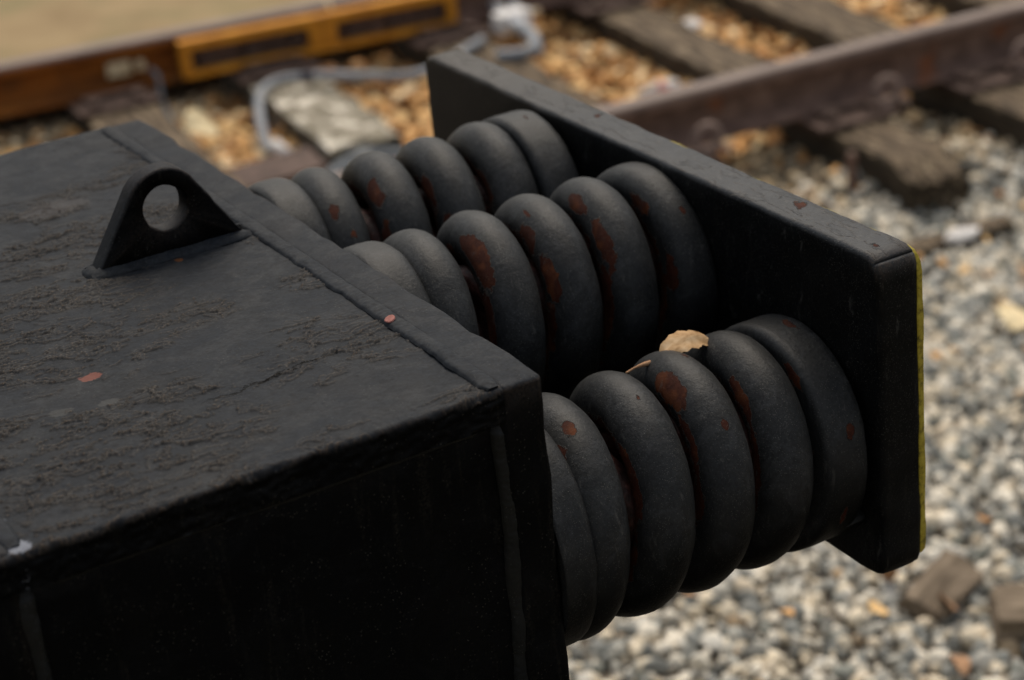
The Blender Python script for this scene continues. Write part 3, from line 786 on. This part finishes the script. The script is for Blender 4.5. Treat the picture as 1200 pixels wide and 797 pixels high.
jb = from_bm('joint_bar', bm, M['plate_rust'], far_rail)
for x in (.05, .17, .30, .47, .59, .72):
    bm = bmesh.new()
    bmesh.ops.create_cone(bm, cap_ends=True, segments=6, radius1=.018, radius2=.017, depth=.022, matrix=Matrix.Translation((x, -.060, .057)) @ Matrix.Rotation(pi / 2, 4, 'X'))
    bmesh.ops.create_cone(bm, cap_ends=True, segments=14, radius1=.0095, radius2=.009, depth=.045, matrix=Matrix.Translation((x, -.066, .057)) @ Matrix.Rotation(pi / 2, 4, 'X'))
    from_bm('bolt', bm, M['plate_rust'], far_rail)
# bonding terminal and its wire on the far rail
bm = bmesh.new(); boxbm(bm, -.215, -.150, -.030, -.008, .040, .078, .004); boxbm(bm, -.138, -.112, -.036, -.008, .046, .074, .006)
from_bm('bond_terminal', bm, M['metal_pale'], far_rail)
wire = tube('bond_wire', spline([(1.235, 4.225, -1.045), (1.245, 4.20, -1.062), (1.235, 4.17, -1.10), (1.225, 4.13, -1.125), (1.20, 4.0, -1.145), (1.17, 3.88, -1.16)]), .0065, M['cable_dark'], None, 10)
tag(wire, 'thin dark grey wire hanging from the pale terminal on the orange rail', 'wire')

# ------------------------------------------------------------------ ties with their tie plates, clips and spikes
def tie_bm(L, w, h, seed, rot=0., nx=8, ny=50):
    bm = plate_bm(-w / 2, w / 2, 0, L, -h, 0, bev=.007, cell=.018, rough=.004, seed=seed)
    for v in bm.verts:
        g = nz((v.co.x * 6, v.co.y * .8, v.co.z * 6), 7, seed)
        v.co.z += .007 * g; v.co.x += .004 * nz((v.co.x, v.co.y, v.co.z), 9, seed + 5)
        if v.co.y < .08 and v.co.z > -h * .5: v.co.z -= (0.08 - v.co.y) * rot
        if abs(v.co.y) < .02 or abs(v.co.y - L) < .02: v.co.y += .045 * nz((v.co.x * 4, 0, v.co.z * 5), 14, seed)
        v.co.z += -.012 * max(0, nz((v.co.x * 5, v.co.y * .5, 0), 11, seed + 9)) * (v.co.z > -.03)
    return bm
def ring_clip(parent, x, y, side=1):
    pts = [(x - .055 * side, y - .02, .006), (x - .03 * side, y - .024, .016), (x - .008 * side, y - .016, .022)]
    for k in range(0, 15):
        a = -pi / 2 + 2 * pi * k / 14 * .95; pts.append((x + .030 * cos(a) + .008, y - .018 + .012 * k / 14, .050 + .030 * sin(a)))
    pts += [(x + .045 * side, y - .012, .018), (x + .062 * side, y - .02, .006)]
    return tube('rail_clip', spline(pts, 4), .0095, M['clip'], parent, 10)
def tie_plate(parent, y, spikes=True, sx=0., clip=True, tilt=0.):
    bm = bmesh.new(); boxbm(bm, sx - .115, sx + .115, y - .15, y + .15, .0025, .0150, .003)
    boxbm(bm, sx - .085, sx + .085, y - .088, y - .060, .012, .034, .005); boxbm(bm, sx - .085, sx + .085, y + .060, y + .088, .012, .034, .005)
    o = from_bm('tie_plate', bm, M['plate_rust'], parent)
    for (a, b) in ((-.06, -.105), (.06, .105), (.06, -.105)):
        bm = bmesh.new(); boxbm(bm, sx + a - .009, sx + a + .009, y + b - .009, y + b + .009, -.06, .022, .001)
        boxbm(bm, sx + a - .016, sx + a + .016, y + b - .020, y + b + .014, .020, .034, .005); from_bm('spike', bm, M['plate_rust'], o)
    if clip: ring_clip(o, sx + .10, y - .080)
    return o
TA = RAD(-6.0)
def tie(x, ystart, L, label, mat='wood', near_plate=True, far_plate=True, w=.19, rot=0., cat='railway tie', clip=True, z=-1.1155):
    """x: position measured on the near rail"""
    t = thing('railway_tie', label, cat, (x + .105 * (ystart - 2.8), ystart, z), TA, 'wooden ties under the rails')
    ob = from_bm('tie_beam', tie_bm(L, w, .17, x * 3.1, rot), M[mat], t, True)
    if near_plate: tie_plate(t, 2.815 - ystart - .07 * (x - 2.5), clip=clip)
    if far_plate:
        xf = x + .15; tie_plate(t, (4.268 - .162 * (xf - 1.35)) - ystart, clip=False)
    return t
tie(.50, 2.2, 2.5, 'wooden tie under the left end of the orange rail, farthest left')
tie(.97, 2.2, 2.5, 'wooden tie with a rusty plate under the orange rail beside the thin wire')
tie(1.42, 3.44, 1.15, 'short grey weathered tie with pale streaks lying behind the farthest spring', 'greywood', near_plate=False)
tie(1.93, 2.25, 2.4, 'wooden tie mostly hidden behind the striking plate, with a ring clip on its near end')
tie(2.44, 2.345, 2.3, 'broken brown tie with its rotten end in the gravel under the near rail', rot=.5, w=.165)
tie(2.86, 2.2, 2.5, 'dark brown tie second from the right along the near rail')
tie(3.33, 2.3, 2.4, 'brown tie at the top right corner under the near rail')
tie(3.83, 2.3, 2.4, 'wooden tie beyond the top right corner')

# ------------------------------------------------------------------ cables
c = thing('hose', 'thick grey hose looping down over the leaves behind the springs', 'hose', (0, 0, 0))
tube('hose_tube', spline([(1.318, 3.66, -1.155), (1.330, 3.72, -1.14), (1.375, 3.84, -1.110), (1.435, 3.95, -1.095), (1.51, 3.99, -1.09), (1.60, 3.93, -1.085), (1.70, 3.84, -1.09), (1.80, 3.79, -1.10),
                          (1.90, 3.80, -1.10), (2.00, 3.86, -1.10), (2.10, 3.92, -1.10)]), .0135, M['cable'], c, 16)
tube('tape_wrap', [(1.560, 3.962, -1.087), (1.575, 3.952, -1.0865), (1.590, 3.940, -1.0858)], .0155, M['black_tape'], c, 16)
tube('hose_end', [(1.334, 3.668, -1.14), (1.336, 3.650, -1.148), (1.345, 3.600, -1.160)], .0170, M['paper'], c, 14)
h2 = tube('hose', spline([(1.22, 3.20, -1.20), (1.27, 3.30, -1.175), (1.34, 3.37, -1.155), (1.43, 3.41, -1.145), (1.52, 3.40, -1.15), (1.62, 3.32, -1.17), (1.72, 3.22, -1.19)]), .021, M['cable_dark'], None, 16)
tag(h2, 'dark grey hose arching just behind the farthest coil spring', 'hose')
k = thing('cable_bundle', 'pale grey cables clamped together above the top edge of the striking plate', 'cable', (2.2, 3.95, -1.1))
kp = lambda L: [(x - 2.2, y - 3.95, z + 1.1) for x, y, z in L]
tube('cable', spline(kp([(2.40, 4.60, -1.10), (2.30, 4.27, -1.085), (2.245, 4.10, -1.07), (2.215, 3.99, -1.06), (2.19, 3.87, -1.08)])), .013, M['cable_pale'], k)
tube('cable', spline(kp([(2.44, 4.55, -1.10), (2.36, 4.22, -1.085), (2.29, 4.06, -1.07), (2.235, 3.97, -1.06), (2.21, 3.87, -1.08)])), .013, M['cable_pale'], k)
tube('cable', spline(kp([(2.19, 3.87, -1.075), (2.185, 3.78, -1.09), (2.13, 3.73, -1.10), (2.05, 3.76, -1.10)])), .017, M['cable'], k)
tube('cable', spline(kp([(2.21, 3.87, -1.075), (2.20, 3.80, -1.09), (2.16, 3.72, -1.11)])), .013, M['cable'], k)
bm = bmesh.new(); boxbm(bm, -.055, .055, -.030, .030, -.008, .052, .012)
for v in bm.verts: v.co += Vector((.008 * nz(v.co, 40, 1), .008 * nz(v.co, 40, 2), .006 * nz(v.co, 40, 3)))
cl = from_bm('clamp', bm, M['paper'], k, True); cl.location = (.015, .0, .0)
tube('clamp_bolt', [(.05, .0, .03), (.085, -.01, .03)], .012, M['metal_pale'], cl)

# ------------------------------------------------------------------ litter, wood scraps, leaves
def flake(name, loc, size, rot, mat, label, cat, seed=0, thick=.0):
    V, F = curled_leaf(name, size[0], size[1], .9, None, nu=14, nv=6, fold=.15, seed=seed)
    o = mesh(name, V, F, mat, None, True); o.location = loc; o.rotation_euler = rot; tag(o, label, cat); return o
flake('paper_scrap', (1.235, 3.90, -1.12), (.11, .05), (RAD(35), RAD(12), RAD(20)), M['paleleaf'], 'large pale yellow dry leaf behind the top plate corner', 'leaf', 3)
def wad(name, loc, size, rz, mat, label, cat, seed, parent=None):
    bm = bmesh.new(); bmesh.ops.create_icosphere(bm, subdivisions=3, radius=1)
    for v in bm.verts:
        d = 1 + .35 * nz(v.co, 1.7, seed) + .18 * nz(v.co, 4, seed)
        v.co = Vector((v.co.x * size[0] * d, v.co.y * size[1] * d, v.co.z * size[2] * d))
    o = from_bm(name, bm, mat, parent, True); o.location = loc; o.rotation_euler = (0, 0, rz)
    if label: tag(o, label, cat)
    return o
wr = wad('wrapper', (2.272, 3.30, -1.135), (.055, .018, .018), RAD(-4), M['paper'], 'crumpled white wrapper with red print beside the near rail', 'wrapper', 5)
wad('red_print', (.0, -.006, .002), (.022, .0155, .0175), 0, M['paper_pink'], None, None, 6, wr)
wad('paper_scrap', (2.64, 3.70, -1.14), (.045, .03, .018), RAD(10), M['paper'], 'crumpled white paper between two ties near the top edge', 'paper', 9)
wad('paper_scrap', (2.29, 2.16, -1.205), (.045, .022, .012), RAD(0), M['paper'], 'white scrap lying below the broken tie end', 'paper', 12)
flake('fallen_leaf', (2.10, 1.765, -1.205), (.13, .045), (RAD(10), RAD(8), RAD(35)), M['paleleaf'], 'pale dry leaf at the right edge of the gravel', 'leaf', 4)
flake('fallen_leaf', (1.262, 1.165, -1.205), (.060, .014), (RAD(20), RAD(60), RAD(70)), M['brownleaf'], 'orange brown leaf against the wooden block under the striking plate', 'leaf', 8)
flake('fallen_leaf', (1.272, 1.03, -1.200), (.06, .020), (RAD(50), RAD(20), RAD(70)), M['brownleaf'], 'dark brown leaf in front of the wooden block, between the two wood scraps', 'leaf', 11)
flake('fallen_leaf', (1.19, .91, -1.212), (.075, .014), (RAD(12), RAD(8), RAD(60)), M['brownleaf'], 'long tan leaf in the gravel at the bottom edge', 'leaf', 14)
flake('fallen_leaf', (1.07, 1.19, -1.212), (.05, .009), (RAD(8), RAD(20), RAD(80)), M['litter'], 'narrow tan leaf in the gravel left of the wooden block', 'leaf', 15)
def scrap(loc, ext, rot, label, seed, mat='scrapwood'):
    a, b, c_ = ext
    o = from_bm('wood_scrap', plate_bm(-a, a, -b, b, -c_, c_, bev=.005, cell=.015, rough=.003, seed=seed), M[mat], None, True)
    o.location = loc; o.rotation_euler = rot; tag(o, label, 'wood scrap'); return o
scrap((1.305, 1.085, -1.212), (.070, .040, .016), (RAD(16), RAD(-6), RAD(20)), 'grey brown wooden block in the gravel just below the striking plate', 3)
scrap((1.385, .905, -1.207), (.10, .050, .026), (RAD(4), RAD(3), RAD(-36)), 'dark wooden block at the right edge of the gravel', 6)
scrap((2.30, 2.18, -1.222), (.13, .030, .014), (0, RAD(-3), RAD(-8)), 'splintered brown wood lying before the broken tie end', 9, 'wood')
scrap((2.02, 2.52, -1.175), (.05, .018, .010), (0, RAD(6), RAD(24)), 'short ochre wood chip under the near rail', 12, 'wood')
scrap((.92, .95, -1.222), (.045, .03, .012), (0, RAD(2), RAD(15)), 'flat brown wood scrap at the bottom edge of the gravel', 15)
# rusty plate lying loose by the hose
bm = bmesh.new(); boxbm(bm, -.11, .11, -.075, .075, -.006, .006, .003)
o = from_bm('steel_plate', bm, M['plate_rust']); o.location = (1.27, 3.52, -1.150); o.rotation_euler = (RAD(3), RAD(-3), RAD(-6))
tag(o, 'flat mauve rusty steel plate lying behind the front edge of the box', 'steel plate')
# spike left standing where the tie rotted away
bm = bmesh.new(); boxbm(bm, -.009, .009, -.009, .009, -.13, .0, .001)
o = from_bm('track_spike', bm, M['rail']); o.location = (2.275, 2.52, -1.105)
tag(o, 'rusty track spike standing exposed beside the broken tie', 'spike')

# ------------------------------------------------------------------ camera, light, world
R = ((0.8555674763532992, -0.5098812466027483, -0.08958464025308113), (-0.2851457118426862, -0.3197086452689, -0.9035918908213223), (0.43208357573989586, 0.7986285096984405, -0.41892276981882187))
cam = bpy.data.cameras.new('camera'); co_ = bpy.data.objects.new('camera', cam); COL.objects.link(co_)
mw = Matrix.Identity(4)
for i in range(3):
    mw[i][0] = R[0][i]; mw[i][1] = -R[1][i]; mw[i][2] = -R[2][i]
mw.translation = (-0.7058532171772661, -1.2628459093439388, 0.6960344218284155)
co_.matrix_world = mw
cam.sensor_width = 36; cam.lens = 77.2; cam.clip_start = .05; cam.clip_end = 2000
cam.dof.use_dof = True; cam.dof.focus_distance = 1.72; cam.dof.aperture_fstop = 5.0; cam.dof.aperture_blades = 0
S.camera = co_
w = bpy.data.worlds.new('World'); S.world = w; w.use_nodes = True; nt = w.node_tree; nt.nodes.clear()
sky = nt.nodes.new('ShaderNodeTexSky'); sky.sky_type = 'NISHITA'; sky.sun_disc = False
SUN_EL, SUN_AZ = RAD(54), RAD(58)      # azimuth counted from +X towards +Y
sky.sun_elevation = SUN_EL; sky.sun_rotation = RAD(90) - SUN_AZ
sky.air_density = 1.6; sky.dust_density = 4.; sky.ozone_density = 1.
bg = nt.nodes.new('ShaderNodeBackground'); ow = nt.nodes.new('ShaderNodeOutputWorld')
hs = nt.nodes.new('ShaderNodeHueSaturation'); hs.inputs['Saturation'].default_value = .38
nt.links.new(sky.outputs[0], hs.inputs['Color']); nt.links.new(hs.outputs[0], bg.inputs[0]); nt.links.new(bg.outputs[0], ow.inputs[0]); bg.inputs[1].default_value = .135
sl = bpy.data.lights.new('sun', 'SUN'); sl.energy = 2.1; sl.angle = RAD(38); sl.color = (1., .86, .68)
so = bpy.data.objects.new('sun', sl); COL.objects.link(so)
d = Vector((cos(SUN_EL) * cos(SUN_AZ), cos(SUN_EL) * sin(SUN_AZ), sin(SUN_EL)))
so.rotation_euler = (-d).to_track_quat('-Z', 'Y').to_euler()
S.view_settings.view_transform = 'Standard'; S.view_settings.look = 'None'; S.view_settings.exposure = 0; S.view_settings.gamma = 1
